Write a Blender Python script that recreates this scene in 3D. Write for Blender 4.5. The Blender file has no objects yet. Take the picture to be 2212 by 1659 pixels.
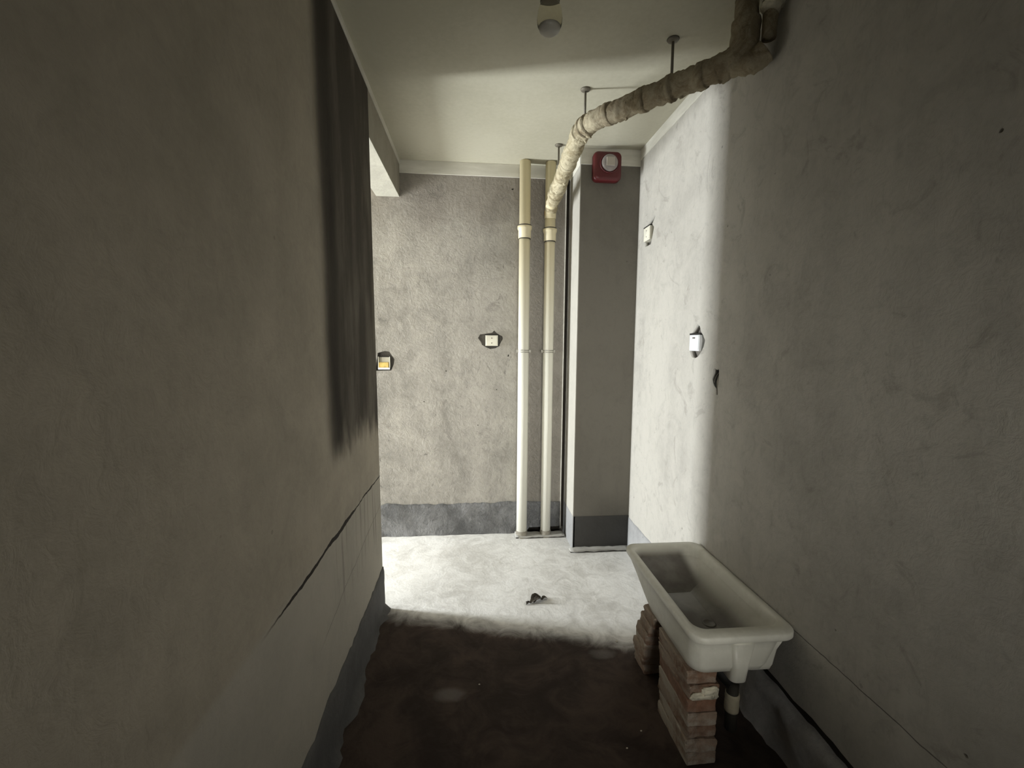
import bpy, bmesh, math, random
from mathutils import Vector, noise, Matrix
random.seed(7)
S = bpy.context.scene
COL = S.collection

# ------------------------------------------------------------------ camera
W_PX, H_PX = 2212, 1659
F_PX, PITCH, YAW, ROLL, CAM_H = 934.87, 0.0940, 0.0882, -0.0080, 1.4691
cam_d = bpy.data.cameras.new('camera'); cam = bpy.data.objects.new('camera', cam_d); COL.objects.link(cam)
cam_d.sensor_fit = 'HORIZONTAL'; cam_d.sensor_width = 36.0; cam_d.lens = 36.0*F_PX/W_PX
cam_d.clip_start = 0.02
fwd = Vector((math.sin(YAW)*math.cos(PITCH), math.cos(YAW)*math.cos(PITCH), -math.sin(PITCH)))
right = Vector((math.cos(YAW), -math.sin(YAW), 0))
up = right.cross(fwd)
r2 = right*math.cos(ROLL) + up*math.sin(ROLL)*-1
u2 = up*math.cos(ROLL) + right*math.sin(ROLL)
cam.matrix_world = Matrix(((r2.x, u2.x, -fwd.x, 0), (r2.y, u2.y, -fwd.y, 0), (r2.z, u2.z, -fwd.z, CAM_H), (0, 0, 0, 1)))
S.camera = cam

# ------------------------------------------------------------------ exposure, world, daylight
vs = S.view_settings
vs.view_transform = 'Standard'; vs.look = 'None'; vs.gamma = 1.0; vs.use_curve_mapping = False
vs.exposure = 0.0
S.cycles.max_bounces = 10; S.cycles.diffuse_bounces = 6
S.cycles.use_denoising = True
S.cycles.sample_clamp_indirect = 4.0
world = bpy.data.worlds.new('sky'); S.world = world; world.use_nodes = True
world.node_tree.nodes['Background'].inputs[0].default_value = (0.62, 0.72, 0.85, 1)
world.node_tree.nodes['Background'].inputs[1].default_value = 0.6

def area(name, loc, size, rot, power, color, spread=math.pi):
    d = bpy.data.lights.new(name, 'AREA'); d.shape = 'RECTANGLE'; d.size, d.size_y = size
    d.energy = power; d.color = color; d.spread = spread
    o = bpy.data.objects.new(name, d); COL.objects.link(o); o.location = loc; o.rotation_euler = rot
    return o
PI = math.pi
XW = -3.40            # plane of the far left room's window wall
# daylight standing in the balcony door of the left room (far end of its window wall)
area('daylight_balcony_door', (XW+0.0, 2.94, 0.92), (0.34, 1.64), (PI/2, 0, -PI/2), 272.0, (0.955, 0.99, 1.0))
# daylight in the second, nearer window of the left room
area('daylight_side_window', (XW+0.0, -0.55, 0.98), (1.3, 1.15), (PI/2, 0, -PI/2), 120.0, (1.0, 0.965, 0.90))
# weak daylight from the window behind the camera
area('daylight_rear_window', (0.3, -1.68, 1.20), (0.8, 0.9), (PI/2, 0, 0), 6.6, (1.0, 0.97, 0.88), math.radians(46))

# ------------------------------------------------------------------ node helpers
class V:
    def __init__(s, nt, sock): s.nt, s.s = nt, sock
    def _m(s, op, *a, clamp=False):
        n = s.nt.nodes.new('ShaderNodeMath'); n.operation = op; n.use_clamp = clamp
        for i, x in enumerate((s,)+a):
            if isinstance(x, V): s.nt.links.new(x.s, n.inputs[i])
            else: n.inputs[i].default_value = x
        return V(s.nt, n.outputs[0])
    def __add__(s, o): return s._m('ADD', o)
    def __radd__(s, o): return s._m('ADD', o)
    def __sub__(s, o): return s._m('SUBTRACT', o)
    def __rsub__(s, o): return s._m('MULTIPLY', -1.0)._m('ADD', o)
    def __mul__(s, o): return s._m('MULTIPLY', o)
    def __rmul__(s, o): return s._m('MULTIPLY', o)
    def abs(s): return s._m('ABSOLUTE')
    def max(s, o): return s._m('MAXIMUM', o)
    def min(s, o): return s._m('MINIMUM', o)
    def pow(s, o): return s._m('POWER', o)
    def ramp(s, a, b, lo=0.0, hi=1.0):          # smooth step from a to b
        n = s.nt.nodes.new('ShaderNodeMapRange'); n.interpolation_type = 'SMOOTHSTEP'
        s.nt.links.new(s.s, n.inputs[0])
        n.inputs[1].default_value, n.inputs[2].default_value = (a, b) if a < b else (b, a)
        n.inputs[3].default_value, n.inputs[4].default_value = (lo, hi) if a < b else (hi, lo)
        return V(s.nt, n.outputs[0])
    def between(s, a, b, soft):
        return s.ramp(a-soft, a+soft)*s.ramp(b+soft, b-soft)
class Mat:
    def __init__(s, name, rough=0.9, spec=0.3):
        s.m = bpy.data.materials.new(name); s.m.use_nodes = True; s.nt = s.m.node_tree
        s.b = s.nt.nodes['Principled BSDF']; s.b.inputs['Roughness'].default_value = rough
        s.b.inputs['Specular IOR Level'].default_value = spec
        tc = s.nt.nodes.new('ShaderNodeTexCoord'); s.co = tc.outputs['Object']
        sp = s.nt.nodes.new('ShaderNodeSeparateXYZ'); s.nt.links.new(s.co, sp.inputs[0])
        s.x, s.y, s.z = (V(s.nt, sp.outputs[i]) for i in range(3))
    def noise(s, scale, detail=4, rough=0.55, stretch=(1, 1, 1), off=(0, 0, 0), dist=0.0):
        mp = s.nt.nodes.new('ShaderNodeMapping'); s.nt.links.new(s.co, mp.inputs[0])
        mp.inputs['Scale'].default_value = stretch; mp.inputs['Location'].default_value = off
        n = s.nt.nodes.new('ShaderNodeTexNoise'); s.nt.links.new(mp.outputs[0], n.inputs['Vector'])
        n.inputs['Scale'].default_value = scale; n.inputs['Detail'].default_value = detail
        n.inputs['Roughness'].default_value = rough; n.inputs['Distortion'].default_value = dist
        return V(s.nt, n.outputs[0])
    def voronoi(s, scale, stretch=(1, 1, 1)):
        mp = s.nt.nodes.new('ShaderNodeMapping'); s.nt.links.new(s.co, mp.inputs[0])
        mp.inputs['Scale'].default_value = stretch
        n = s.nt.nodes.new('ShaderNodeTexVoronoi'); s.nt.links.new(mp.outputs[0], n.inputs['Vector'])
        n.inputs['Scale'].default_value = scale
        return V(s.nt, n.outputs['Distance'])
    def color(s, c):
        n = s.nt.nodes.new('ShaderNodeRGB'); n.outputs[0].default_value = (*c, 1); return V(s.nt, n.outputs[0])
    def mix(s, f, a, b):
        n = s.nt.nodes.new('ShaderNodeMix'); n.data_type = 'RGBA'
        for i, x in ((0, f), (6, a), (7, b)):
            if isinstance(x, V): s.nt.links.new(x.s, n.inputs[i])
            elif i == 0: n.inputs[0].default_value = x
            else: n.inputs[i].default_value = (*x, 1)
        return V(s.nt, n.outputs[2])
    def out(s, col, height=None, strength=0.4, dist=0.01, rough=None):
        if isinstance(col, V): s.nt.links.new(col.s, s.b.inputs['Base Color'])
        else: s.b.inputs['Base Color'].default_value = (*col, 1)
        if height is not None:
            bp = s.nt.nodes.new('ShaderNodeBump'); bp.inputs['Strength'].default_value = strength
            bp.inputs['Distance'].default_value = dist
            s.nt.links.new(height.s, bp.inputs['Height']); s.nt.links.new(bp.outputs[0], s.b.inputs['Normal'])
        if rough is not None: s.nt.links.new(rough.s, s.b.inputs['Roughness'])
        return s.m
def mul(c, k): return tuple(v*k for v in c)

# ------------------------------------------------------------------ materials
def cement(name, base, dark=0.72, light=1.12, texture=1.0, streak=0.5, extra=None):
    m = Mat(name, 0.92, 0.25)
    big = m.noise(1.3, 5, 0.6, dist=0.6); mid = m.noise(6, 6, 0.65, dist=0.8); fine = m.noise(60, 5, 0.6)
    st = m.noise(7, 4, 0.6, stretch=(1, 1, 0.12), off=(3, 1, 0))
    f = big*0.4 + mid*0.3 + st*(0.3*streak) + fine*0.12
    c = m.mix(f.ramp(0.33, 0.62), mul(base, dark), mul(base, light))
    sm_ = m.noise(14, 7, 0.75, stretch=(1, 1, 0.7), off=(8, 3, 5), dist=1.4).ramp(0.50, 0.66)
    c = m.mix(sm_*0.28*texture, c, mul(base, 0.55))
    pits = m.voronoi(9).ramp(0.035, 0.06) .max(m.noise(2.2, 2).ramp(0.62, 0.50))
    c = m.mix((1.0-pits)*0.55, c, mul(base, 0.30))
    h = mid*0.5 + fine*0.25 + m.noise(22, 5, 0.7, dist=1.5)*0.5 + pits*0.15
    if extra: c, h = extra(m, c, h)
    return m.out(c, h, 0.55*texture, 0.012)

def back_extra(m, c, h):
    # strip behind the pipes is browner; scuffed dark patches
    sm = (m.noise(3.0, 3)*0.10 + m.x).ramp(0.33, 0.40)
    c = m.mix(sm*0.55, c, (0.20, 0.178, 0.15))
    top = (m.z + m.noise(2.5, 4)*0.5).ramp(2.45, 2.75)
    c = m.mix(top*0.45, c, (0.17, 0.145, 0.12))  # light falloff up the wall painted in as a darker top
    sc = m.noise(9, 6, 0.75, stretch=(1, 1, 0.6), dist=1.6).ramp(0.56, 0.66)*m.noise(1.7, 2, off=(5, 0, 2)).ramp(0.42, 0.6)
    c = m.mix(sc*0.75, c, (0.12, 0.11, 0.10))
    return c, h
MAT_BACK = cement('back_wall_cement', (0.325, 0.308, 0.275), 0.62, 1.22, 1.4, 0.6, back_extra)

def right_extra(m, c, h):
    wob = (m.noise(5, 4, off=(0, 2, 0))-0.5)*0.05
    ln = (m.z + wob*0.6 - 0.487).abs().ramp(0.0022, 0.0008)*m.y.ramp(1.55, 1.35)*m.noise(4, 3).ramp(0.3, 0.5)
    c = m.mix(ln*0.8, c, (0.06, 0.055, 0.05)); h = h - ln*0.6
    lumps = m.noise(4.5, 6, 0.7, dist=2.0)
    c = m.mix(lumps.ramp(0.56, 0.68)*0.30, c, (0.17, 0.155, 0.135))
    return c, h
MAT_RIGHT = cement('right_wall_cement', (0.425, 0.408, 0.370), 0.80, 1.10, 0.8, 0.8, right_extra)

def left_extra(m, c, h):
    # crack with drips below, and soot stain running up the wall end
    wob = (m.noise(3.2, 5, 0.6)-0.5)*0.045
    wd = m.noise(5, 3, off=(1, 4, 2)).ramp(0.35, 0.7, 0.003, 0.011)
    d = (m.z + wob - 0.757).abs()
    n = m.nt.nodes.new('ShaderNodeMath'); n.operation = 'LESS_THAN'
    m.nt.links.new(d.s, n.inputs[0]); m.nt.links.new(wd.s, n.inputs[1])
    ln = V(m.nt, n.outputs[0])*m.y.ramp(1.0, 1.15)
    below = m.z.ramp(0.78, 0.75)
    c = m.mix(below*0.35, c, (0.47, 0.46, 0.42))
    drip = m.noise(30, 3, stretch=(1, 1, 0.05)).ramp(0.52, 0.66)*m.z.between(0.48, 0.76, 0.07)*m.y.ramp(1.45, 1.7)
    c = m.mix(drip*0.5, c, (0.11, 0.095, 0.08))
    c = m.mix(ln, c, (0.030, 0.024, 0.018)); h = h - ln*1.5
    edge = (m.noise(2.2, 5, 0.65, stretch=(1, 1, 0.35))-0.5)*0.20
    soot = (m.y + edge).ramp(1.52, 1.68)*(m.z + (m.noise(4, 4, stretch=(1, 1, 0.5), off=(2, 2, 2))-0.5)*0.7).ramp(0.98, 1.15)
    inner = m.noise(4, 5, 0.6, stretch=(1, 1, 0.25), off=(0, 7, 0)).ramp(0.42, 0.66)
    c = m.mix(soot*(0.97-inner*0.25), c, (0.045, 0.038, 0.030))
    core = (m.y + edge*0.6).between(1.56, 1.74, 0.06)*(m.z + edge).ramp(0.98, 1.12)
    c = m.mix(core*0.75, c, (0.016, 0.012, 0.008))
    c2 = (m.z + (m.noise(2.4, 5, off=(0, 9, 1))-0.5)*0.10 - 0.46 - (m.y-1.4)*0.16).abs().ramp(0.0030, 0.0010)*m.y.ramp(1.35, 1.5)
    c = m.mix(c2*0.6, c, (0.12, 0.11, 0.095)); h = h - c2*0.5
    return c, h
MAT_LEFT = cement('left_wall_cement', (0.385, 0.345, 0.28), 0.82, 1.10, 0.5, 0.5, left_extra)
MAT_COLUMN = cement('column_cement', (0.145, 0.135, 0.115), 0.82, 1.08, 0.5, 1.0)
MAT_ROOM = cement('side_room_cement', (0.45, 0.44, 0.41), 0.85, 1.08, 0.4)
MAT_BAND = cement('waterproof_band', (0.170, 0.170, 0.170), 0.50, 1.5, 2.4, 0.3)
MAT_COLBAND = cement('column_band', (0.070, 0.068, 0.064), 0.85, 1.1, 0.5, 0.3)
MAT_RUBBLE = cement('rough_mortar', (0.13, 0.12, 0.105), 0.5, 1.3, 2.0)
MAT_DARKGAP = cement('gap_shade', (0.035, 0.030, 0.025), 0.6, 1.2, 1.0)  # near-black tone paints shade into the gaps, slot and pit

def ceil_mat():
    m = Mat('ceiling_paint', 0.95, 0.15)
    b = m.noise(1.5, 4); f = m.noise(40, 4, 0.6)
    c = m.mix((b*0.7+f*0.3).ramp(0.35, 0.65), (0.455, 0.435, 0.345), (0.525, 0.505, 0.41))
    return m.out(c, f*0.4 + m.noise(7, 4)*0.6, 0.25, 0.006)
MAT_CEIL = ceil_mat()
def trim_mat():
    m = Mat('white_putty', 0.9, 0.2)
    f = m.noise(12, 5, 0.6, stretch=(0.3, 0.3, 1.5))
    return m.out(m.mix(f.ramp(0.35, 0.7), (0.56, 0.545, 0.48), (0.68, 0.665, 0.60)), f, 0.3, 0.004)
MAT_TRIM = trim_mat()
def floor_mat():
    m = Mat('floor_cement', 0.85, 0.3)
    big = m.noise(2.0, 6, 0.62, dist=1.2); mid = m.noise(8, 6, 0.65, dist=1.5); fine = m.noise(70, 4)
    dusty = m.mix((big*0.5+mid*0.4+fine*0.1).ramp(0.36, 0.60), (0.56, 0.545, 0.515), (0.80, 0.79, 0.765))
    grime_shade = m.mix((big*0.6+mid*0.4).ramp(0.38, 0.64), (0.028, 0.0185, 0.014), (0.070, 0.049, 0.038))
    # dark corridor dirt, its edge run along the cast shadow to paint shade in
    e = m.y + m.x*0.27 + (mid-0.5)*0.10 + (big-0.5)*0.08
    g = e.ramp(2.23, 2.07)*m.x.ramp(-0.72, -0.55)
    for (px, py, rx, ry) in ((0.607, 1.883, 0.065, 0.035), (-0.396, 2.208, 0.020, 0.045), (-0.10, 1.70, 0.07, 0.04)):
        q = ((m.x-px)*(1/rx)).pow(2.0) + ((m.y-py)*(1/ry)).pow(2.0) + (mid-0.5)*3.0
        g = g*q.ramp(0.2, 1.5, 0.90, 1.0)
    c = m.mix(g, dusty, grime_shade)
    h = big*0.4+mid*0.5+fine*0.2
    return m.out(c, h, 0.45, 0.012)
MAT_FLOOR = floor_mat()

def simple(name, col, rough=0.5, spec=0.4, var=0.15, scale=8, bump=0.15, bscale=30, metal=0.0, dist=0.003):
    m = Mat(name, rough, spec); m.b.inputs['Metallic'].default_value = metal
    f = m.noise(scale, 5, 0.6)
    c = m.mix(f.ramp(0.35, 0.65), mul(col, 1-var), mul(col, 1+var))
    return m.out(c, m.noise(bscale, 4), bump, dist)
def pipe_mat():
    m = Mat('cream_plastic_pipe', 0.42, 0.45)
    y = m.z.ramp(1.2, 2.5)                    # the plastic is yellower towards the ceiling
    c = m.mix(y, (0.70, 0.69, 0.61), (0.68, 0.60, 0.40))
    d = m.noise(9, 5, 0.65, stretch=(1, 1, 0.25)).ramp(0.60, 0.74)
    c = m.mix(d*0.45, c, (0.33, 0.26, 0.15))
    return m.out(c, m.noise(20, 3), 0.05, 0.002)
MAT_PIPE = pipe_mat()
MAT_WRAP = None
def wrap_mat():
    m = Mat('wrapping_cloth', 0.85, 0.2)
    f = m.noise(14, 6, 0.7, dist=1.2)
    c = m.mix(f.ramp(0.34, 0.62), (0.33, 0.275, 0.17), (0.62, 0.56, 0.40))
    g = m.noise(30, 5, 0.7).ramp(0.55, 0.70)
    c = m.mix(g*0.6, c, (0.13, 0.10, 0.06))
    # the run of cloth towards the tee is browner and darker than at the riser
    tee_tone = (m.y + (f-0.5)*0.5).ramp(-0.75, -1.05)
    c = m.mix(tee_tone*0.55, c, (0.155, 0.115, 0.075))
    return m.out(c, m.noise(45, 5, 0.7, dist=2)+f*0.6, 0.85, 0.008)
MAT_WRAP = wrap_mat()
MAT_ORANGE = simple('orange_tape', (0.50, 0.30, 0.09), 0.6, 0.3)
MAT_RUBBER = simple('dark_joint', (0.05, 0.045, 0.035), 0.7, 0.3)
MAT_STEEL = simple('dull_steel', (0.16, 0.145, 0.115), 0.55, 0.4, metal=0.3)
MAT_CLAMP = simple('clamp_metal', (0.26, 0.25, 0.22), 0.45, 0.4, metal=0.4)
MAT_RED = simple('alarm_red', (0.085, 0.007, 0.009), 0.38, 0.5, var=0.06, bump=0.03)
MAT_LENS = simple('alarm_lens', (0.26, 0.235, 0.225), 0.25, 0.5, var=0.08, bump=0.02)
MAT_FLASH = simple('alarm_flash', (0.42, 0.38, 0.34), 0.3, 0.5, var=0.05, bump=0.02)
MAT_BOX = simple('white_box_plastic', (0.68, 0.66, 0.56), 0.5, 0.4, var=0.1)
MAT_BOXW = simple('cool_white_plastic', (0.74, 0.76, 0.78), 0.45, 0.4, var=0.05)
MAT_BOXY = simple('yellow_plate', (0.62, 0.45, 0.14), 0.6, 0.3, var=0.25, scale=20)
MAT_BLACK = simple('black_plastic', (0.015, 0.014, 0.012), 0.6, 0.3)
MAT_INK = simple('grey_print', (0.20, 0.18, 0.15), 0.7, 0.2)
MAT_HOLDER = simple('bakelite_brown', (0.050, 0.040, 0.016), 0.45, 0.4)
def basin_mat():
    m = Mat('glazed_ceramic', 0.34, 0.45)
    f = m.noise(4, 5, 0.6); g = m.noise(18, 5, 0.7)
    c = m.mix((f*0.6+g*0.4).ramp(0.40, 0.66), (0.60, 0.59, 0.52), (0.73, 0.72, 0.65))
    # silt on the bowl bottom, drawn up the walls to paint in the bowl's shade
    low = m.z.ramp(0.505, 0.455)*m.y.ramp(1.325, 1.36)*m.x.ramp(0.752, 0.775)*m.z.ramp(0.376, 0.379)*(1.0-m.z.ramp(0.37,0.46)*m.x.ramp(0.98,1.03)*0.8)
    c = m.mix(low*f.ramp(0.3, 0.55, 0.75, 0.95), c, (0.075, 0.062, 0.050))
    return m.out(c, g, 0.12, 0.004, rough=f.ramp(0.35, 0.65, 0.30, 0.55))
MAT_BASIN = basin_mat()
def brick_mat(name, col, dust):
    m = Mat(name, 0.93, 0.2)
    f = m.noise(10, 6, 0.7, dist=1.0); g = m.noise(45, 5, 0.7)
    c = m.mix(f.ramp(0.35, 0.62), mul(col, 0.65), mul(col, 1.15))
    c = m.mix((m.noise(7, 6, 0.7, off=(4, 4, 4)).ramp(0.45, 0.60))*dust, c, (0.40, 0.36, 0.30))
    return m.out(c, g*0.6+f, 0.7, 0.008)
MAT_BRICK = brick_mat('brown_brick', (0.20, 0.125, 0.085), 0.5)
MAT_BRICKRED = brick_mat('red_brick', (0.21, 0.115, 0.075), 0.15)
MAT_BRICKPALE = brick_mat('dusty_brick', (0.27, 0.20, 0.15), 0.85)
MAT_MORTAR = simple('white_mortar', (0.62, 0.58, 0.46), 0.9, 0.2, var=0.2, scale=25, bump=0.8, bscale=60, dist=0.006)
MAT_DEBRIS = simple('dry_leaf', (0.050, 0.042, 0.032), 0.8, 0.2, var=0.4, scale=60)
MAT_GRIT = simple('grit', (0.50, 0.46, 0.38), 0.8, 0.2, var=0.2)
def glass_mat():
    m = Mat('bulb_glass', 0.08, 0.5)
    m.b.inputs['Transmission Weight'].default_value = 1.0; m.b.inputs['IOR'].default_value = 1.12
    return m.out(m.mix(m.noise(5, 2), (0.80, 0.77, 0.66), (0.9, 0.87, 0.76)))
MAT_GLASS = glass_mat()
MAT_FROST = simple('frosted_cap', (0.36, 0.345, 0.30), 0.4, 0.4, var=0.03)

# ------------------------------------------------------------------ object helpers
def link(name, me, mat, parent=None, smooth=False):
    o = bpy.data.objects.new(name, me); COL.objects.link(o)
    if mat is not None:
        me.materials.clear(); me.materials.append(mat)
    if parent is not None: o.parent = parent
    if smooth: me.polygons.foreach_set('use_smooth', [True]*len(me.polygons))
    return o
def obj(name, bm, mat, parent=None, smooth=False):
    bmesh.ops.recalc_face_normals(bm, faces=bm.faces)
    me = bpy.data.meshes.new(name); bm.to_mesh(me); bm.free()
    return link(name, me, mat, parent, smooth)
def struct(o): o['kind'] = 'structure'; return o
def thing(name, label, cat, loc=(0, 0, 0), group=None):
    o = bpy.data.objects.new(name, None); COL.objects.link(o); o.location = loc; o.empty_display_size = 0.05
    o['label'] = label; o['category'] = cat
    if group: o['group'] = group
    return o
def tag(o, label, cat, group=None):
    o['label'] = label; o['category'] = cat
    if group: o['group'] = group
    return o
def box(bm, x0, x1, y0, y1, z0, z1, bev=0.0, seg=2):
    r = bmesh.ops.create_cube(bm, size=1.0)['verts']
    for v in r: v.co = Vector(((x0+x1)/2+v.co.x*(x1-x0), (y0+y1)/2+v.co.y*(y1-y0), (z0+z1)/2+v.co.z*(z1-z0)))
    if bev:
        es = list({e for v in r for e in v.link_edges})
        bmesh.ops.bevel(bm, geom=es, offset=bev, segments=seg, profile=0.6, affect='EDGES')
def bx(*a, **k):
    bm = bmesh.new(); box(bm, *a, **k); return bm
def tube(bm, path, rad, n=20, caps=True, rf=None):
    """sweep a ring along path (list of Vector); rad a number or list; rf(i,a,p) -> radius factor"""
    P = [Vector(p) for p in path]; rings = []
    t0 = (P[1]-P[0]).normalized()
    a = Vector((0, 0, 1)) if abs(t0.z) < 0.9 else Vector((1, 0, 0))
    nrm = (a - t0*a.dot(t0)).normalized()
    for i, p in enumerate(P):
        t = ((P[min(i+1, len(P)-1)]-p).normalized()+(p-P[max(i-1, 0)]).normalized())
        t = t.normalized() if t.length > 1e-6 else t0
        nrm = (nrm - t*nrm.dot(t)).normalized(); b = t.cross(nrm)
        r = rad[i] if isinstance(rad, (list, tuple)) else rad
        ring = []
        for k in range(n):
            an = 2*PI*k/n; rr = r*(rf(i, an, p) if rf else 1)
            ring.append(bm.verts.new(p + nrm*math.cos(an)*rr + b*math.sin(an)*rr))
        rings.append(ring)
    for i in range(len(rings)-1):
        for k in range(n):
            bm.faces.new((rings[i][k], rings[i][(k+1) % n], rings[i+1][(k+1) % n], rings[i+1][k]))
    if caps:
        bm.faces.new(rings[0][::-1]); bm.faces.new(rings[-1])
def lathe(bm, prof, cx, cy, n=32):
    rings = []
    for r, z in prof:
        rings.append([bm.verts.new((cx+max(r, 1e-4)*math.cos(2*PI*k/n), cy+max(r, 1e-4)*math.sin(2*PI*k/n), z)) for k in range(n)])
    for i in range(len(rings)-1):
        for k in range(n): bm.faces.new((rings[i][k], rings[i][(k+1) % n], rings[i+1][(k+1) % n], rings[i+1][k]))
    bm.faces.new(rings[0][::-1]); bm.faces.new(rings[-1])
def slab(name, outer, holes, thick, mapf, mat, parent=None):
    """flat slab with irregular holes; outlines are 2D, mapf(u, v, w) -> world, w in 0..thick"""
    cu = bpy.data.curves.new(name, 'CURVE'); cu.dimensions = '2D'; cu.fill_mode = 'BOTH'; cu.extrude = 0.5
    for poly in [outer]+holes:
        sp = cu.splines.new('POLY'); sp.points.add(len(poly)-1); sp.use_cyclic_u = True
        for q, (u, v) in zip(sp.points, poly): q.co = (u, v, 0, 1)
    tmp = bpy.data.objects.new('tmp', cu); COL.objects.link(tmp)
    bpy.context.view_layer.update()
    me = bpy.data.meshes.new_from_object(tmp.evaluated_get(bpy.context.evaluated_depsgraph_get()))
    bpy.data.objects.remove(tmp); bpy.data.curves.remove(cu)
    for v in me.vertices: v.co = mapf(v.co.x, v.co.y, (v.co.z+0.5)*thick)
    me.name = name
    bm = bmesh.new(); bm.from_mesh(me); bmesh.ops.remove_doubles(bm, verts=bm.verts, dist=1e-5)
    bpy.data.meshes.remove(me)
    return obj(name, bm, mat, parent)
def ragged(cx, cz, rx, rz, n=18, j=0.25, seed=0):
    rn = random.Random(seed)
    return [(cx+rx*math.cos(2*PI*k/n)*(1+rn.uniform(-j, j)), cz+rz*math.sin(2*PI*k/n)*(1+rn.uniform(-j, j))) for k in range(n)]
def wavy(a, b, n, amp, seed, axis=0):
    """points from a to b with small noise across"""
    out = []
    for i in range(n+1):
        t = i/n; u = a[0]+(b[0]-a[0])*t; v = a[1]+(b[1]-a[1])*t
        d = 0 if i in (0, n) else noise.fractal(Vector((u*6+seed, v*6, seed)), 0.7, 2.0, 4)*amp
        out.append((u, v+d) if axis == 0 else (u+d, v))
    return out

# ------------------------------------------------------------------ the room
H = 2.75; XR = 1.106; YB = 3.24; YC = 2.92; XC = 0.703; XLF, XLT = -0.497, -0.524; YE = 2.322
YR = -1.8; LT = 0.18

# floor with the small pipe pit at the back wall
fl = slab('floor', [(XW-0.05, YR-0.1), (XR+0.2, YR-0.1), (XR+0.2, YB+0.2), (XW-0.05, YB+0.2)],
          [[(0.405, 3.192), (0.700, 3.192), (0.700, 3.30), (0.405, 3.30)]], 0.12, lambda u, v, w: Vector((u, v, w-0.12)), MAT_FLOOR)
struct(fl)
pit = obj('pipe_pit', bx(0.36, 0.75, 3.15, 3.34, -0.16, -0.12), MAT_DARKGAP, fl)
struct(obj('ceiling', bx(XW-0.05, XR+0.2, YR-0.1, YB+0.2, H, H+0.12), MAT_CEIL))

# back wall: plaster coat with chipped holes over rough masonry
holes_b = [
    [(0.045, 1.532), (0.030, 1.505), (0.050, 1.480), (0.060, 1.455), (0.085, 1.440), (0.120, 1.425), (0.165, 1.432), (0.190, 1.455),
     (0.215, 1.500), (0.212, 1.520), (0.190, 1.530), (0.168, 1.545), (0.150, 1.562), (0.135, 1.545), (0.100, 1.540)],
    [(-0.72, 1.26), (-0.605, 1.262), (-0.585, 1.31), (-0.580, 1.345), (-0.60, 1.375), (-0.615, 1.40), (-0.65, 1.405), (-0.70, 1.39)],
    ragged(-0.205, 1.26, 0.005, 0.006, 8, .3, 3), ragged(0.257, 1.375, 0.006, 0.009, 7, .3, 5), ragged(0.17, 1.12, 0.004, 0.005, 7, .3, 9),
    ragged(-0.37, 1.03, 0.006, 0.004, 7, .3, 11), ragged(0.03, 0.85, 0.005, 0.004, 7, .3, 12), ragged(0.28, 2.58, 0.010, 0.006, 9, .4, 13),
]
outer_b = [(XW, 0.0), (0.40, 0.0), (0.402, 0.050)] + wavy((0.42, 0.050), (0.672, 0.050), 12, 0.012, 4) + [(0.672, H), (XW, H)]
wb = slab('wall_back', outer_b, holes_b, 0.03, lambda u, v, w: Vector((u, YB+w, v)), MAT_BACK); struct(wb)
obj('masonry', bx(XW-0.05, XR+0.2, YB+0.028, YB+0.20, -0.16, H), MAT_RUBBLE, wb)
obj('plaster_edge', bx(0.672, 0.677, YB-0.012, YB+0.03, 0.03, 2.66, bev=0.0015), MAT_TRIM, wb)
obj('pit_back', bx(0.40, 0.675, YB+0.024, YB+0.0285, -0.02, 0.06), MAT_DARKGAP, wb)
obj('deep_gap', bx(0.677, 0.703, YB+0.020, YB+0.03, 0.03, 2.66), MAT_DARKGAP, wb)

# right wall
holes_r = [
    [(2.70, 2.095), (2.79, 2.095), (2.80, 2.15), (2.80, 2.21), (2.74, 2.235), (2.655, 2.262), (2.645, 2.25), (2.69, 2.215), (2.66, 2.19), (2.67, 2.16)],
    [(2.15, 1.44), (2.12, 1.405), (2.09, 1.40), (2.06, 1.41), (2.03, 1.435), (2.01, 1.46), (2.00, 1.49), (2.02, 1.515), (2.04, 1.53),
     (2.055, 1.56), (2.075, 1.572), (2.10, 1.55), (2.135, 1.52)],
    [(1.915, 1.355), (1.90, 1.362), (1.885, 1.355), (1.868, 1.362), (1.866, 1.320), (1.869, 1.295), (1.872, 1.27), (1.868, 1.243), (1.878, 1.240),
     (1.886, 1.27), (1.905, 1.285), (1.918, 1.31)],
    ragged(0.864, 1.922, 0.005, 0.005, 8, .3, 21), ragged(1.57, 2.10, 0.004, 0.003, 8, .3, 22), ragged(1.16, 0.60, 0.004, 0.004, 8, .3, 23),
    ragged(0.80, 0.55, 0.006, 0.004, 8, .3, 24),
]
low = wavy((1.47, 0.245), (-0.2, 0.243), 60, 0.012, 9)
outer_r = [(YB, 0.0), (YB, H), (YR, H), (YR, 0.24)] + low[::-1] + [(1.52, 0.225), (1.56, 0.10), (1.58, 0.0)]
wr = slab('wall_right', outer_r, holes_r, 0.03, lambda u, v, w: Vector((XR+w, u, v)), MAT_RIGHT); struct(wr)
obj('masonry', bx(XR+0.028, XR+0.20, YR, YB, -0.05, H), MAT_RUBBLE, wr)
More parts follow.
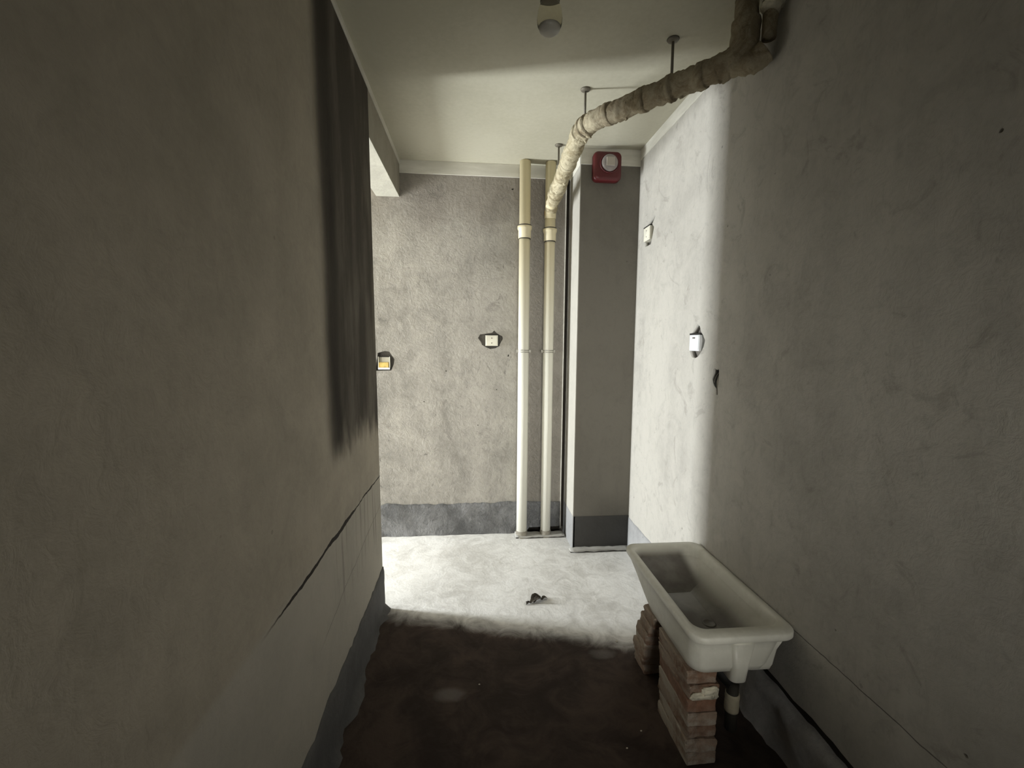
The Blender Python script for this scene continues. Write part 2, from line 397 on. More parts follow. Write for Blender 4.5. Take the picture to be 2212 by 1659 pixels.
# left wall: its face leans slightly, so it is built corner by corner; beam continues it to the back wall
def prism(bm, quad0, quad1):
    a = [bm.verts.new(p) for p in quad0]; b = [bm.verts.new(p) for p in quad1]
    bm.faces.new(a); bm.faces.new(b[::-1])
    for i in range(4): bm.faces.new((a[i], b[i], b[(i+1) % 4], a[(i+1) % 4]))
bm = bmesh.new()
prism(bm, [(XLF-LT, YR, 0), (XLF, YR, 0), (XLF, YE, 0), (XLF-LT, YE, 0)], [(XLT-LT, YR, H), (XLT, YR, H), (XLT, YE, H), (XLT-LT, YE, H)])
struct(obj('wall_left', bm, MAT_LEFT))
bm = bmesh.new(); box(bm, XLT-0.165, XLT, YE, YB, 2.50, H, bev=0.004)
struct(obj('trim_1', bm, cement('beam_render', (0.30, 0.28, 0.235), 0.8, 1.1, 0.6)))
bm = bmesh.new(); box(bm, XLT-0.163, XLT-0.002, YE, YB-0.001, 2.496, 2.501)
struct(obj('trim_2', bm, cement('soffit_plaster', (0.40, 0.385, 0.325), 0.8, 1.1, 0.5)))
# column
wc = struct(obj('wall_column', bx(XC, XR+0.01, YC, YB+0.03, 0, H, bev=0.003), MAT_COLUMN))
obj('lit_side', bx(XC-0.003, XC+0.003, YC+0.001, YB+0.02, 0, H-0.1), cement('lit_side', (0.40, 0.385, 0.345), 0.9, 1.06, 0.4), wc)  # lighter than the front: daylight on this face is painted in
# side room beyond the left wall, rear wall behind the camera
def window_wall():
    # wall plane x = XW with two openings (balcony door, side window)
    return slab('wall_window', [(YR-0.1, 0), (YB+0.2, 0), (YB+0.2, H), (YR-0.1, H)],
        [[(2.76, 0.08), (3.12, 0.08), (3.12, 1.76), (2.76, 1.76)], [(-1.22, 0.38), (0.12, 0.38), (0.12, 1.60), (-1.22, 1.60)]],
        0.16, lambda u, v, w: Vector((XW-0.02-w, u, v)), MAT_ROOM)
struct(window_wall())
bm = bmesh.new()
slab_r = slab('wall_rear', [(XW, 0), (XR+0.2, 0), (XR+0.2, H), (XW, H)], [[(-0.16, 0.69), (0.76, 0.69), (0.76, 1.71), (-0.16, 1.71)]],
     0.15, lambda u, v, w: Vector((u, YR+0.1-w, v)), MAT_ROOM); struct(slab_r)
for n, (y0, y1, z0, z1) in enumerate(((2.76, 3.12, 0.08, 1.76), (-1.22, 0.12, 0.38, 1.60)), 1):
    bm = bmesh.new(); t = 0.03
    for a in ((y0, y0+t, z0, z1), (y1-t, y1, z0, z1), (y0, y1, z0, z0+t), (y0, y1, z1-t, z1)):
        box(bm, XW-0.13, XW-0.08, *a)
    struct(obj('window_%d' % n, bm, MAT_TRIM))
bm = bmesh.new()
for a in ((-0.16, -0.13, 0.69, 1.71), (0.73, 0.76, 0.69, 1.71), (-0.16, 0.76, 0.69, 0.72), (-0.16, 0.76, 1.68, 1.71)):
    box(bm, a[0], a[1], YR-0.02, YR+0.03, a[2], a[3])
struct(obj('window_3', bm, MAT_TRIM))

# painted cornice strips
def strip(n, *a): return struct(obj('trim_%d' % n, bx(*a, bev=0.002), MAT_TRIM))
strip(3, XLT, XC+0.002, YB-0.006, YB+0.01, 2.660, H)
strip(4, XC-0.005, XR, YC-0.005, YC+0.01, 2.645, H)
strip(5, XC-0.005, XC+0.01, YC-0.004, YB-0.006, 2.645, H)
strip(6, XR-0.005, XR+0.01, YR+0.2, YC-0.005, 2.682, H)
strip(7, XLT-0.002, XLT+0.006, YR+0.2, YB-0.006, 2.718, H)

# waterproof mortar bands at the wall bases
def band(name, length, mapf, top, amp, thick, seed, mat, taper=0.004, botamp=0.0):
    """wavy-topped, lumpy band: mapf(u, out, z)"""
    bm = bmesh.new(); nu = max(8, int(length/0.03)); nz = 8; g = []
    for i in range(nu+1):
        u = length*i/nu; tz = top + noise.fractal(Vector((u*7+seed, seed, 0)), 0.6, 2, 4)*amp; row = []
        for k in range(nz+1):
            z = tz*k/nz
            w = thick + noise.fractal(Vector((u*9+seed, z*9, seed)), 0.6, 2, 4)*thick*0.30
            if k == 0: w += botamp*(0.5+noise.fractal(Vector((u*5+seed, 3, seed)), 0.6, 2, 4))
            if k == nz: w = thick*0.6
            row.append(bm.verts.new(mapf(u, w, z)))
        row.append(bm.verts.new(mapf(u, -0.002, tz))); g.append(row)
    for i in range(nu):
        for k in range(nz+1): bm.faces.new((g[i][k], g[i+1][k], g[i+1][k+1], g[i][k+1]))
    for row in (g[0], g[-1]):
        b0 = bm.verts.new((row[-1].co.x, row[-1].co.y, 0)); bm.faces.new(row+[b0])
    return struct(obj(name, bm, mat, smooth=True))
band('baseboard_back', 4.068, lambda u, w, z: Vector((XW+u, YB-w, z if XW+u < 0.40 else 0.046+z*0.81)), 0.245, 0.020, 0.012, 3.0, MAT_BAND, botamp=0.012)
def lx(z): return XLF+(XLT-XLF)*z/H
band('baseboard_left', YE-YR, lambda u, w, z: Vector((lx(z)+w, YR+u, z)), 0.236, 0.022, 0.008, 8.0, cement('left_band', (0.115, 0.112, 0.110), 0.8, 1.25, 0.8, 0.3), botamp=0.030)
band('baseboard_left_end', LT, lambda u, w, z: Vector((lx(z)-u, YE+w, z)), 0.236, 0.004, 0.006, 8.0, MAT_BAND)
band('baseboard_right', 1.56-YR, lambda u, w, z: Vector((XR+0.03-w*1.0, YR+u, z)), 0.204, 0.016, 0.045, 5.0, cement('right_band', (0.42, 0.41, 0.40), 0.75, 1.3, 1.0, 0.3), botamp=0.020)
band('baseboard_right_far', YC-1.56, lambda u, w, z: Vector((XR-w, 1.56+u, z)), 0.232, 0.006, 0.004, 6.0, cement('right_far_band', (0.30, 0.30, 0.30), 0.8, 1.2, 0.8))
struct(obj('baseboard_column', bx(XC+0.001, XR, YC-0.004, YC+0.01, 0, 0.247), MAT_COLBAND))
struct(obj('baseboard_column_side', bx(XC-0.004, XC+0.01, YC-0.004, YB, 0, 0.247), cement('column_side_band', (0.27, 0.27, 0.27), 0.8, 1.1, 0.6)))
obj('gap', bx(XR+0.020, XR+0.0285, YR, 1.57, 0.0, 0.27), MAT_DARKGAP, wr)

# raised screed lips at the pipe pit and under the column
def lip(n, x0, x1, y0, y1, h, seed, mat):
    bm = bmesh.new(); box(bm, x0, x1, y0, y1, 0.009, h)
    bmesh.ops.subdivide_edges(bm, edges=bm.edges[:], cuts=14, use_grid_fill=True)
    for v in bm.verts:
        v.co += Vector((0, 0, 1))*noise.fractal(v.co*14+Vector((seed, 0, 0)), .6, 2, 4)*0.005
        v.co.y += noise.fractal(v.co*9+Vector((0, seed, 0)), .6, 2, 4)*0.006
    o = struct(obj('trim_%d' % n, bm, mat, smooth=True))
    obj('under_gap', bx(x0+.004, x1-.002, y0+.010, y1, -0.002, 0.012), MAT_DARKGAP, o)
    return o
lipm = cement('lip_screed', (0.45, 0.44, 0.41), 0.8, 1.1, 0.9)
lip(8, 0.312, 0.685, 3.120, 3.192, 0.022, 1, lipm)
lip(9, 0.675, XR, 2.872, YC, 0.022, 5, lipm)

# ------------------------------------------------------------------ soil pipes
def riser(x, y, r, ztop, label, coup, clamp_z, name='drain_pipe'):
    t = thing(name, label, 'pipe', (x, y, 0), 'upright plastic drain pipes at the back wall')
    bm = bmesh.new(); lathe(bm, [(r, -0.10), (r, 0.7), (r, ztop)], 0, 0, 36)
    obj('pipe', bm, MAT_PIPE, t, True)
    # expansion coupling: flared collar, rubber ring, sleeve
    bm = bmesh.new()
    lathe(bm, [(r+.001, coup-0.085), (r+.006, coup-0.083), (r+.006, coup-0.03), (r+.012, coup-0.018), (r+.013, coup), (r+.008, coup+.001)], 0, 0, 36)
    c = obj('coupling', bm, MAT_PIPE, t, True)
    for zz, rr, hh in ((coup+.004, r+.009, .004), (coup-0.088, r+.0035, .003)):
        bm = bmesh.new(); lathe(bm, [(r*.9, zz-hh), (rr, zz-hh), (rr, zz+hh), (r*.9, zz+hh)], 0, 0, 36); obj('seal_ring', bm, MAT_RUBBER, c)
    bm = bmesh.new()
    for dz in (-0.007, 0.007):
        lathe(bm, [(r*.95, clamp_z+dz-.0025), (r+.0035, clamp_z+dz-.0025), (r+.0035, clamp_z+dz+.0025), (r*.95, clamp_z+dz+.0025)], 0, 0, 36)
    for s in (-1, 1): box(bm, s*(r+.006)-.009, s*(r+.006)+.009, -.004, .004, clamp_z-.011, clamp_z+.011, bev=.001)
    box(bm, -.005, .005, r, YB-y+0.001, clamp_z-.005, clamp_z+.005)
    obj('pipe_clamp', bm, MAT_CLAMP, t)
    bm = bmesh.new(); lathe(bm, [(r+.001, -0.02), (r+.004, -0.02), (r+.004, 0.045), (r+.001, 0.050)], 0, 0, 28)
    obj('foot_sleeve', bm, simple('pipe_mortar', (0.26, 0.24, 0.20), 0.9, 0.2, var=.3), t, True)
    return t
riser(0.362, 3.165, 0.0395, H-0.005, 'cream plastic drain pipe standing at the back wall, left of two, nothing joined to it', 2.300, 1.412)
pr = riser(0.545, 3.165, 0.0375, H-0.005, 'cream plastic drain pipe beside the column with a cloth-wrapped branch running along the ceiling', 2.285, 1.412)
o0 = Vector((0.545, 3.165, 0))
def pth(pts, step=0.012, bend=0.10):
    """polyline with rounded corners, evenly resampled"""
    P = [Vector(p) for p in pts]; out = [P[0]]
    for i in range(1, len(P)-1):
        a = (P[i-1]-P[i]); b = (P[i+1]-P[i]); d = min(bend, a.length*.45, b.length*.45)
        p0 = P[i]+a.normalized()*d; p1 = P[i]+b.normalized()*d
        for k in range(9):
            t = k/8; out.append(p0*(1-t)**2+P[i]*2*t*(1-t)+p1*t*t)
    out.append(P[-1]); res = [out[0]]
    for q in out[1:]:
        while (q-res[-1]).length > step: res.append(res[-1]+(q-res[-1]).normalized()*step)
    res.append(out[-1]); return res
Y0, E1, T1 = Vector((0.548, 3.155, 2.445)), Vector((0.550, 2.255, 2.570)), Vector((1.008, 1.665, 2.545))
def wrapfold(seed, amp=0.07):
    def f(i, an, p):
        fold = noise.fractal(Vector((i*0.42+seed, math.cos(an)*0.5, math.sin(an)*0.5)), .7, 2, 4)
        ring = abs(math.sin(i*0.62+noise.noise(Vector((i*.13, seed, math.cos(an)*.4)))*4))
        return 1+amp*fold+amp*0.75*ring-amp*0.3
    return f
# bare Y fitting and the wrapped branch
bm = bmesh.new(); tube(bm, [p-o0 for p in pth([(0.545, 3.165, 2.36), (0.546, 3.155, 2.43), Y0+(E1-Y0)*0.06], 0.01, 0.03)], 0.041, 28)
obj('branch_fitting', bm, MAT_PIPE, pr, True)
path = pth([Y0+(E1-Y0)*0.0+Vector((0, 0, -0.03)), Y0+(E1-Y0)*0.04, E1, T1+(T1-E1).normalized()*0.0], 0.010, 0.11)
n = len(path); rad = [0.041+0.005*min(1, i/(n*0.30)) for i in range(n)]
bm = bmesh.new(); tube(bm, [p-o0 for p in path], rad, 36, True, wrapfold(3, .13))
wr_b = obj('wrapped_branch', bm, MAT_WRAP, pr, True)
# overlapping tape turns along the branch
for j, fr in enumerate((0.10, 0.33, 0.50, 0.545, 0.63, 0.74, 0.90)):
    i0 = int(fr*n); seg = path[i0:i0+4]
    bm = bmesh.new(); tube(bm, [p-o0 for p in seg], [0.0505]*len(seg), 30, True, wrapfold(20+j, .08)); obj('tape_turn', bm, MAT_WRAP, wr_b, True)
rn = random.Random(5)
for fr in (0.535, 0.545, 0.26, 0.70, 0.83, 0.86, 0.95):
    p = path[int(fr*n)]-o0; a = rn.uniform(3.6, 5.6)
    q = p + Vector((0, 0, -0.045)); e = q+Vector((rn.uniform(-.01, .03), rn.uniform(-.02, .02), -rn.uniform(.008, .022)))
    bm = bmesh.new(); tube(bm, [q, (q+e)/2+Vector((.004, 0, 0)), e], [.006, .008, .002], 8, True)
    obj('loose_end', bm, MAT_WRAP, wr_b, True)
bm = bmesh.new(); lathe(bm, [(.038, 2.378), (.0415, 2.380), (.0415, 2.412), (.038, 2.416)], 0, 0, 32); obj('orange_tape', bm, MAT_ORANGE, pr, True)
# tee and the upright to the ceiling at the near end
bm = bmesh.new()
up_path = pth([T1+Vector((-0.05, 0.06, -0.004)), T1+Vector((0.004, -0.004, 0.01)), T1+Vector((0.006, -0.01, 0.10)), Vector((1.012, 1.652, H-0.002))], 0.01, 0.05)
m_ = len(up_path); rr = [0.050 if p.z < 2.672 else 0.040 for p in up_path]
tube(bm, [p-o0 for p in up_path], rr, 32, True, wrapfold(9, .05)); obj('elbow_fitting', bm, MAT_WRAP, pr, True)
bm = bmesh.new(); tube(bm, [p-o0 for p in pth([T1+Vector((-0.02, 0.02, -0.008)), T1+Vector((0.040, -0.035, -0.020)), T1+Vector((0.062, -0.055, 0.0))], 0.008, .03)], [0.047]*2+[.047]*40 if False else 0.042, 28, True, wrapfold(14, .10))
obj('end_plug', bm, MAT_WRAP, pr, True)
bm = bmesh.new(); tube(bm, [Vector(p)-o0 for p in ((1.070, 1.600, 2.58), (1.071, 1.598, 2.66), (1.072, 1.597, H-.002))], [.024, .026, .026], 20); 
obj('vent_stub', bm, MAT_RUBBER if False else MAT_WRAP, pr, True)
bm = bmesh.new(); tube(bm, [Vector(p)-o0 for p in pth([(1.060, 1.575, 2.665), (1.068, 1.580, 2.685), (1.075, 1.590, 2.70)], .006, .01)], .030, 16, True, wrapfold(31, .35)); obj('crumpled_seal', bm, MAT_MORTAR, pr, True)
# hanger rods
def rod(x, y, ztop, zbot, label):
    t = thing('hanger_rod', label, 'pipe hanger', (x, y, H), 'steel rods hanging the wrapped branch')
    bm = bmesh.new(); lathe(bm, [(.006, zbot-H), (.006, -0.004)], 0, 0, 12); obj('rod', bm, MAT_STEEL, t, True)
    bm = bmesh.new(); lathe(bm, [(.008, -.012), (.022, -.007), (.026, -.001)], 0, 0, 20); obj('ceiling_flange', bm, MAT_STEEL, t, True)
    return t
def ringclamp(t, p, d, r):
    bm = bmesh.new(); d = d.normalized(); q = p-o0
    tube(bm, [q-d*.009, q+d*.009], r, 28, True); return obj('clamp_ring', bm, MAT_WRAP, t, True)
def near(pt): return min(path, key=lambda p: (p.x-pt[0])**2+(p.y-pt[1])**2)
for (x, y, lb) in ((0.556, 2.272, 'short steel hanger rod above the bend of the wrapped pipe'),
                   (0.795, 1.848, 'long steel hanger rod nearest the camera, holding the brown wrapped pipe'),
                   (0.561, 2.900, 'small steel hanger rod above the sloping wrapped pipe near the back wall')):
    p = near((x, y)); t = rod(p.x, p.y, H, p.z+0.0575, lb)
    i = path.index(p); d = path[min(i+2, n-1)]-path[max(i-2, 0)]
    ringclamp(pr, p, d, 0.054)

# ------------------------------------------------------------------ fire alarm on the column
t = thing('fire_alarm', 'square red fire alarm sounder with round white lens, high on the column', 'fire alarm', (0.868, YC-0.005, 2.622))
bm = bmesh.new()
def sqloop(bm, hw, r, y):
    out = []
    for cx, cz, a0 in ((hw-r, hw-r, 0), (-hw+r, hw-r, PI/2), (-hw+r, -hw+r, PI), (hw-r, -hw+r, 3*PI/2)):
        for k in range(9):
            a = a0+PI/2*k/8; out.append(bm.verts.new((cx+r*math.cos(a), y, cz+r*math.sin(a))))
    return out
Ls = [sqloop(bm, *q) for q in ((.093, .032, 0), (.093, .032, -.034), (.090, .032, -.042), (.083, .028, -.048), (.070, .022, -.050))]
for a, b in zip(Ls, Ls[1:]):
    for k in range(len(a)): bm.faces.new((a[k], a[(k+1) % len(a)], b[(k+1) % len(b)], b[k]))
bm.faces.new(Ls[0]); bm.faces.new(Ls[-1])
obj('housing', bm, MAT_RED, t, True)
def disc(bm, prof, cx, cz, n=36):                  # lathe about the y axis
    rings = [[bm.verts.new((cx+r*math.cos(2*PI*k/n), y, cz+r*math.sin(2*PI*k/n))) for k in range(n)] for r, y in prof]
    for i in range(len(rings)-1):
        for k in range(n): bm.faces.new((rings[i][k], rings[i][(k+1) % n], rings[i+1][(k+1) % n], rings[i+1][k]))
    bm.faces.new(rings[0]); bm.faces.new(rings[-1][::-1])
bm = bmesh.new(); disc(bm, [(.064, -.046), (.064, -.056), (.058, -.060), (.055, -.055)], .008, .014); obj('lens_collar', bm, MAT_RED, t, True)
bm = bmesh.new(); disc(bm, [(.053, -.052), (.053, -.066), (.047, -.076), (.030, -.080)], .008, .014); ln_ = obj('lens', bm, MAT_LENS, t, True)
obj('flash_window', bx(-.020, .034, -.092, -.074, -.014, .040, bev=.004), MAT_FLASH, ln_)

# ------------------------------------------------------------------ hanging bulb
t = thing('light_bulb', 'clear glass bulb in a dark holder hanging from the ceiling', 'light bulb', (0.230, 1.400, H+.014))
bm = bmesh.new(); lathe(bm, [(.045, -.016), (.043, -.028), (.018, -.036)], 0, 0, 28); obj('ceiling_rose', bm, MAT_HOLDER, t, True)
bm = bmesh.new(); tube(bm, [(0, 0, -.02), (.002, 0, -.07), (0, 0, -.12)], .004, 10); obj('cord', bm, MAT_HOLDER, t, True)
bm = bmesh.new(); lathe(bm, [(.008, -.105), (.018, -.115), (.021, -.15), (.021, -.205), (.025, -.232), (.030, -.262), (.028, -.264)], 0, 0, 28); obj('lamp_holder', bm, MAT_HOLDER, t, True)
bm = bmesh.new(); lathe(bm, [(.020, -.255), (.0285, -.268), (.036, -.290), (.039, -.312), (.037, -.330), (.033, -.337)], 0, 0, 32); obj('glass', bm, MAT_GLASS, t, True)
bm = bmesh.new(); lathe(bm, [(.0335, -.336), (.030, -.346), (.018, -.354), (.004, -.356)], 0, 0, 32); obj('frosted_tip', bm, MAT_FROST, t, True)

# ------------------------------------------------------------------ electrical boxes
def socket(name, label, loc, axis, w, h, mat, proud, cat, detail):
    """axis 'y' faces -y, axis 'x' faces -x; local u across, v up, o outwards"""
    t = thing(name, label, cat, loc, None)
    if axis == 'y': mp = lambda u, o, v: (u, -o, v)
    else: mp = lambda u, o, v: (-o, -u, v)
    def b(nm, u0, u1, o0_, o1, v0, v1, mt, par=t, bev=.0015):
        p, q = mp(u0, o0_, v0), mp(u1, o1, v1)
        return obj(nm, bx(min(p[0], q[0]), max(p[0], q[0]), min(p[1], q[1]), max(p[1], q[1]), v0, v1, bev=bev), mt, par)
    detail(b, w/2, h/2, proud, mat); return t
def d_plain(b, w, h, pr_, mat):
    b('box', -w, w, -.028, pr_, -h, h, mat)
    b('tape', -w-.003, w+.004, -.01, pr_+.002, h-.001, h+.006, MAT_BLACK)
    b('cover', -w+.006, w-.006, pr_-.001, pr_+.003, -h+.006, h-.005, mat)
    b('screw', -.004, .004, pr_+.002, pr_+.004, h*.35, h*.55, MAT_INK); b('screw', -.004, .004, pr_+.002, pr_+.004, -h*.55, -h*.35, MAT_INK)
def d_two(b, w, h, pr_, mat):
    d_plain(b, w, h, pr_, mat)
    b('lower_tape', -w+.004, w+.004, -.01, pr_+.001, -h-.006, -h+.001, MAT_BLACK)
    b('side_tape', w-.001, w+.012, -.02, pr_-.004, -h, h, MAT_BLACK)
def d_open(b, w, h, pr_, mat):
    b('box', -w, w, -.028, -.022, -h, h, mat)
    b('side', w-.004, w, -.028, pr_, -h, h, mat); b('side', -w, -w+.004, -.028, pr_, -h, h, mat)
    b('bottom_lip', -w, w, -.028, pr_+.003, -h, -h+.014, MAT_BOXW); b('top', -w, w, -.028, pr_-.004, h-.004, h, MAT_BLACK)
    b('yellow_plate', -w+.004, w-.012, -.022, pr_-.002, -h+.014, -h+.052, MAT_BOXY)
def d_white(b, w, h, pr_, mat):
    b('box', -w, w, -.028, pr_, -h, h, mat)
    b('tape', -w-.001, w+.006, -.01, pr_+.002, h-.001, h+.008, MAT_BLACK)
    b('cover', -w+.004, w-.004, pr_-.001, pr_+.003, -h+.004, h-.004, mat)
    for k in (-.013, -.004, .005): b('mark', k, k+.006, pr_+.0025, pr_+.0035, h*.50, h*.72, MAT_INK)
socket('socket_box', 'cream electrical box set in a chipped hole on the back wall, left of the pipes', (0.132, YB, 1.487), 'y', .092, .080, MAT_BOX, .008, 'electrical box', d_two)
socket('socket_box', 'open electrical box with yellow inside at the left edge of the back wall', (-0.655, YB, 1.317), 'y', .085, .094, MAT_BOX, .004, 'electrical box', d_open)
socket('socket_box', 'cream electrical box high on the right wall with black tape on top', (XR, 2.746, 2.169), 'x', .098, .084, MAT_BOX, .010, 'electrical box', d_plain)
socket('socket_box', 'white electrical box with small printed marks at mid height on the bright right wall', (XR, 2.086, 1.478), 'x', .094, .080, MAT_BOXW, .008, 'electrical box', d_white)
# cut cables in the raw hole
t = thing('cable_bundle', 'tangle of black cut cables in a broken hole of the right wall', 'cables', (XR, 1.890, 1.30))
rn = random.Random(2)
for k in range(6):
    y = -.020+.008*k; bm = bmesh.new()
    pts = [(.026, y, .055+rn.uniform(-.01, .0)), (.006, y+rn.uniform(-.006, .006), .030), (-.004, y*.6+rn.uniform(-.008, .008), .0), (.004, y*.3+rn.uniform(-.004, .004), -.026), (.022, y*.2, -.045)]
    tube(bm, pth(pts, .004, .012), .0032, 8); obj('cable', bm, MAT_BLACK if k % 3 else MAT_INK, t, True)

# ------------------------------------------------------------------ wash trough
SX, SY = 0.733, 1.29
def rloop(bm, x0, x1, y0, y1, z, r, n=8):
    vs_ = []
    for cx, cy, a0 in ((x1-r, y1-r, 0), (x0+r, y1-r, PI/2), (x0+r, y0+r, PI), (x1-r, y0+r, 3*PI/2)):
        for k in range(n+1):
            a = a0+PI/2*k/n; vs_.append(bm.verts.new((cx+r*math.cos(a), cy+r*math.sin(a), z)))
    return vs_
def loft(bm, specs, cap0=False, cap1=True):
    L = [rloop(bm, *s) for s in specs]
    for a, b in zip(L, L[1:]):
        for k in range(len(a)): bm.faces.new((a[k], a[(k+1) % len(a)], b[(k+1) % len(b)], b[k]))
    if cap0: bm.faces.new(L[0])
    if cap1: bm.faces.new(L[-1])
t = thing('wash_trough', 'grimy white ceramic laundry trough resting on two brick stacks by the right wall', 'sink')
bm = bmesh.new()
x1 = 1.101; y1 = 1.972
loft(bm, [
    (.760, .985, 1.335, 1.66, .352, .045), (.738, 1.01, 1.306, 1.70, .362, .050), (.734, 1.02, 1.298, 1.74, .385, .050),
    (.733, 1.045, 1.296, 1.86, .440, .050), (.733, 1.060, 1.296, 1.93, .466, .050), (.729, x1-.004, 1.288, y1-.004, .474, .050),
    (.726, x1, 1.284, y1, .480, .052), (.726, x1, 1.284, y1, .496, .052), (.730, x1-.004, 1.288, y1-.004, .501, .050),
    (.754, x1-.022, 1.332, y1-.034, .500, .045), (.760, x1-.028, 1.340, y1-.040, .494, .045), (.768, x1-.045, 1.352, y1-.060, .455, .050),
    (.785, x1-.100, 1.378, y1-.105, .400, .060), (.815, x1-.150, 1.420, y1-.17, .384, .060), (.89, .95, 1.50, 1.56, .380, .028)], True, True)
obj('basin', bm, MAT_BASIN, t, True)
# rounded foot under the near end, and the second moulded lobe right of it
bm = bmesh.new()
loft(bm, [(.876, .918, 1.300, 1.372, .322, .018), (.868, .926, 1.290, 1.385, .330, .020), (.870, .930, 1.286, 1.34, .380, .018), (.862, .945, 1.284, 1.33, .470, .014)], True, True)
obj('foot', bm, MAT_BASIN, t, True)
bm = bmesh.new()
loft(bm, [(.945, 1.018, 1.318, 1.62, .352, .012), (.940, 1.024, 1.312, 1.62, .356, .012), (.942, 1.028, 1.310, 1.55, .368, .012), (.943, 1.030, 1.309, 1.342, .372, .012), (.948, 1.040, 1.306, 1.342, .43, .012), (.965, 1.060, 1.300, 1.335, .472, .010)], True, True)
obj('side_lobe', bm, MAT_BASIN, t, True)
bm = bmesh.new(); lathe(bm, [(.026, .3775), (.026, .3815), (.021, .3822), (.019, .3808)], .92, 1.53, 24); obj('drain_ring', bm, MAT_BASIN, t, True)
bm = bmesh.new(); tube(bm, pth([(.92, 1.53, .358), (.92, 1.53, .235), (.975, 1.47, .185), (.983, 1.455, .180)], .012, .05), .024, 18); obj('waste_pipe', bm, MAT_BLACK, t, True)
bm = bmesh.new(); tube(bm, [(.983, 1.455, .001), (.983, 1.455, .10), (.983, 1.455, .185)], .022, 18); obj('down_pipe', bm, MAT_RUBBER, t, True)
bm = bmesh.new(); tube(bm, [(.983, 1.455, .078+.007*i) for i in range(11)], .0255, 20, True, wrapfold(2, .04)); obj('pipe_wrap', bm, simple('cream_tape', (0.56, 0.50, 0.36), .8, .2, var=.15, bump=.4), t, True)

# ------------------------------------------------------------------ bricks
def brick_mesh(w, l, h, seed, chip=0.0):
    bm = bmesh.new(); box(bm, -w/2, w/2, -l/2, l/2, 0, h, bev=.004, seg=1)
    bmesh.ops.subdivide_edges(bm, edges=[e for e in bm.edges if e.calc_length() > .02], cuts=7, use_grid_fill=True)
    rn = Vector((seed*3.1, seed*1.7, 0))
    for v in bm.verts:
        d = Vector((noise.fractal(v.co*28+rn, .7, 2, 4), noise.fractal(v.co*28+rn+Vector((9, 0, 0)), .7, 2, 4), 0))
        v.co += d*(.0022+chip)
        if 0.01 < v.co.z < h-.01: pass
    return bm
def stack(layers, group, labels):
    z = 0
    for k, ((x, y, rz, w, l, mt, chip), lb) in enumerate(zip(layers, labels)):
        h = .0485
        o = obj('brick', brick_mesh(w, l, h, k+len(layers)*x*10, chip), mt); o.location = (x, y, z); o.rotation_euler = (0, 0, rz)
        tag(o, lb, 'brick', group); last = o; z += h+.0018
        yield o
B, R, P = MAT_BRICK, MAT_BRICKRED, MAT_BRICKPALE
nearb = list(stack([
    (.792, 1.440, .02, .108, .235, P, .0), (.792, 1.437, -.03, .110, .235, P, .002), (.790, 1.442, .03, .106, .232, B, .002),
    (.788, 1.436, .0, .108, .236, P, .0), (.786, 1.438, -.02, .106, .234, R, .0), (.788, 1.440, .03, .112, .236, B, .003), (.784, 1.446, .0, .108, .236, B, .003)],
    'bricks under the near end of the trough',
    ['dusty pale brick on the floor, lowest in the near stack', 'dusty brick second from the floor in the near stack', 'darker brick third from the floor in the near stack',
     'pale smooth brick in the near stack just beneath the plain red brick', 'plain reddish brick in the near stack right under the white mortar smear', 'brick with its end smeared in white mortar, second from the top of the near stack', 'dark brown brick on top of the near stack, touching the trough']))
# mortar squeezed out of the top joints
def lump(bm, x0, x1, y0, y1, z0, z1, seed):
    r = bmesh.ops.create_cube(bm, size=1.0)['verts']
    for v in r: v.co = Vector(((x0+x1)/2+v.co.x*(x1-x0), (y0+y1)/2+v.co.y*(y1-y0), (z0+z1)/2+v.co.z*(z1-z0)))
    es = list({e for v in r for e in v.link_edges})
    g = bmesh.ops.bevel(bm, geom=es, offset=min(z1-z0, y1-y0)*.35, segments=3, affect='EDGES')
bm = bmesh.new()
lump(bm, -.052, .050, -.128, -.112, .000, .026, 1); lump(bm, -.012, .050, -.129, -.112, .014, .044, 2)
bmesh.ops.subdivide_edges(bm, edges=[e for e in bm.edges if e.calc_length() > .012], cuts=3)
for v in bm.verts: v.co += Vector([noise.fractal(v.co*50+Vector((q, 0, 0)), .6, 2, 3)*.0022 for q in (0, 5, 9)])
obj('mortar_smear', bm, MAT_MORTAR, nearb[5], True)
farb = list(stack([
    (.872, 1.800, PI/2+.05, .108, .235, B, .002), (.862, 1.785, PI/2-.04, .108, .235, B, .003), (.846, 1.762, PI/2+.08, .108, .232, B, .002),
    (.852, 1.738, PI/2-.07, .108, .236, P, .003), (.840, 1.715, PI/2+.04, .106, .234, B, .003), (.848, 1.690, PI/2-.06, .112, .236, B, .003), (.852, 1.672, PI/2+.03, .108, .236, B, .003)],
    'bricks under the far end of the trough',
    ['dark brick on the floor, lowest in the far stack', 'dark brick second from the floor in the far stack', 'skewed brick third from the floor in the far stack',
     'pale-edged brick fourth from the floor in the far stack', 'dark brick third from the top in the far stack', 'dark brick just under the topmost one of the far stack', 'top brick of the far stack under the trough']))

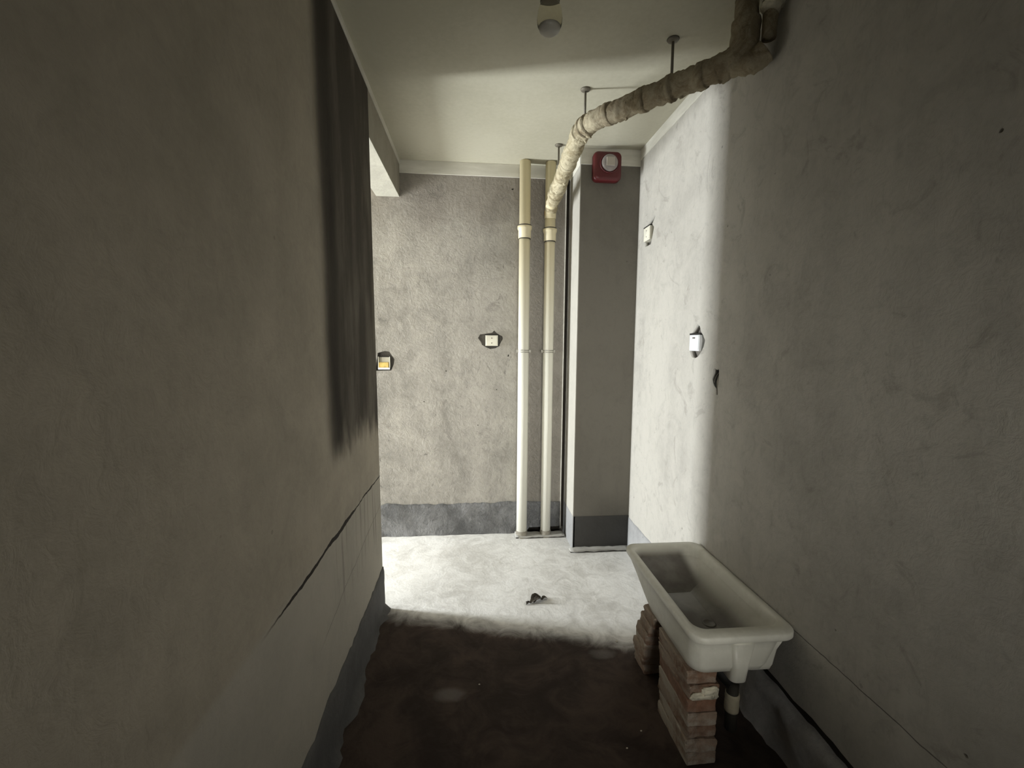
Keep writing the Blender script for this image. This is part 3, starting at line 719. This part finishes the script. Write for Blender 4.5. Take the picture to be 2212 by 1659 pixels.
# ------------------------------------------------------------------ bits on the floor
bm = bmesh.new(); rn = random.Random(4)
def leaf(bm, x, y, a, l, w, curl):
    d = Vector((math.cos(a), math.sin(a), 0)); s = Vector((-d.y, d.x, 0)); prev = None; N = 7
    for side in (0,):
        rows = []
        for i in range(N+1):
            t_ = i/N; hw = w*math.sin(PI*min(1, t_*.92+.04))**.8; zc = .002+curl*math.sin(PI*t_)
            c = Vector((x, y, zc))+d*l*(t_-.5)
            rows.append((bm.verts.new(c-s*hw+Vector((0, 0, hw*.4))), bm.verts.new(c), bm.verts.new(c+s*hw+Vector((0, 0, hw*.5)))))
        for a_, b_ in zip(rows, rows[1:]):
            bm.faces.new((a_[0], a_[1], b_[1], b_[0])); bm.faces.new((a_[1], a_[2], b_[2], b_[1]))
for (x, y, a, l, w, c) in ((0, 0, .50, .085, .020, .014), (.002, .018, .62, .075, .016, .020), (.012, -.006, .42, .06, .015, .024), (-.045, -.022, .6, .034, .008, .008),
                           (.050, .012, .35, .044, .010, .012), (.044, .024, 1.0, .030, .004, .010), (.052, .020, .65, .030, .004, .008), (-.055, -.008, 1.2, .012, .002, .004), (-.010, .030, .8, .05, .009, .016)):
    leaf(bm, x, y, a, l, w, c)
o = obj('dry_leaves', bm, MAT_DEBRIS); o.location = (.353, 2.328, 0)
sm_ = o.modifiers.new('thick', 'SOLIDIFY'); sm_.thickness = .0012
tag(o, 'small dark crumpled clump of dry leaves lying on the bright floor', 'leaf litter')
def crumb(x, y, s, lb):
    bm = bmesh.new(); bmesh.ops.create_icosphere(bm, subdivisions=2, radius=s)
    for v in bm.verts: v.co = Vector((v.co.x*(1.2), v.co.y, v.co.z*.7+s*.65))+Vector((1, 1, 0))*noise.noise(v.co*200)*s*.3
    o = obj('mortar_crumb', bm, MAT_GRIT, smooth=True); o.location = (x, y, 0); tag(o, lb, 'crumb', 'pale crumbs on the floor')
crumb(.023, 1.743, .0032, 'tiny pale crumb alone in the middle of the dark floor')
crumb(.556, 1.404, .0030, 'tiny pale crumb on the dark floor at the very bottom, nearest the camera')
crumb(.635, 1.469, .0030, 'tiny pale crumb on the dark floor beside the near brick stack')
crumb(.705, 1.960, .0050, 'pale crumb on the floor at the foot of the far brick stack')
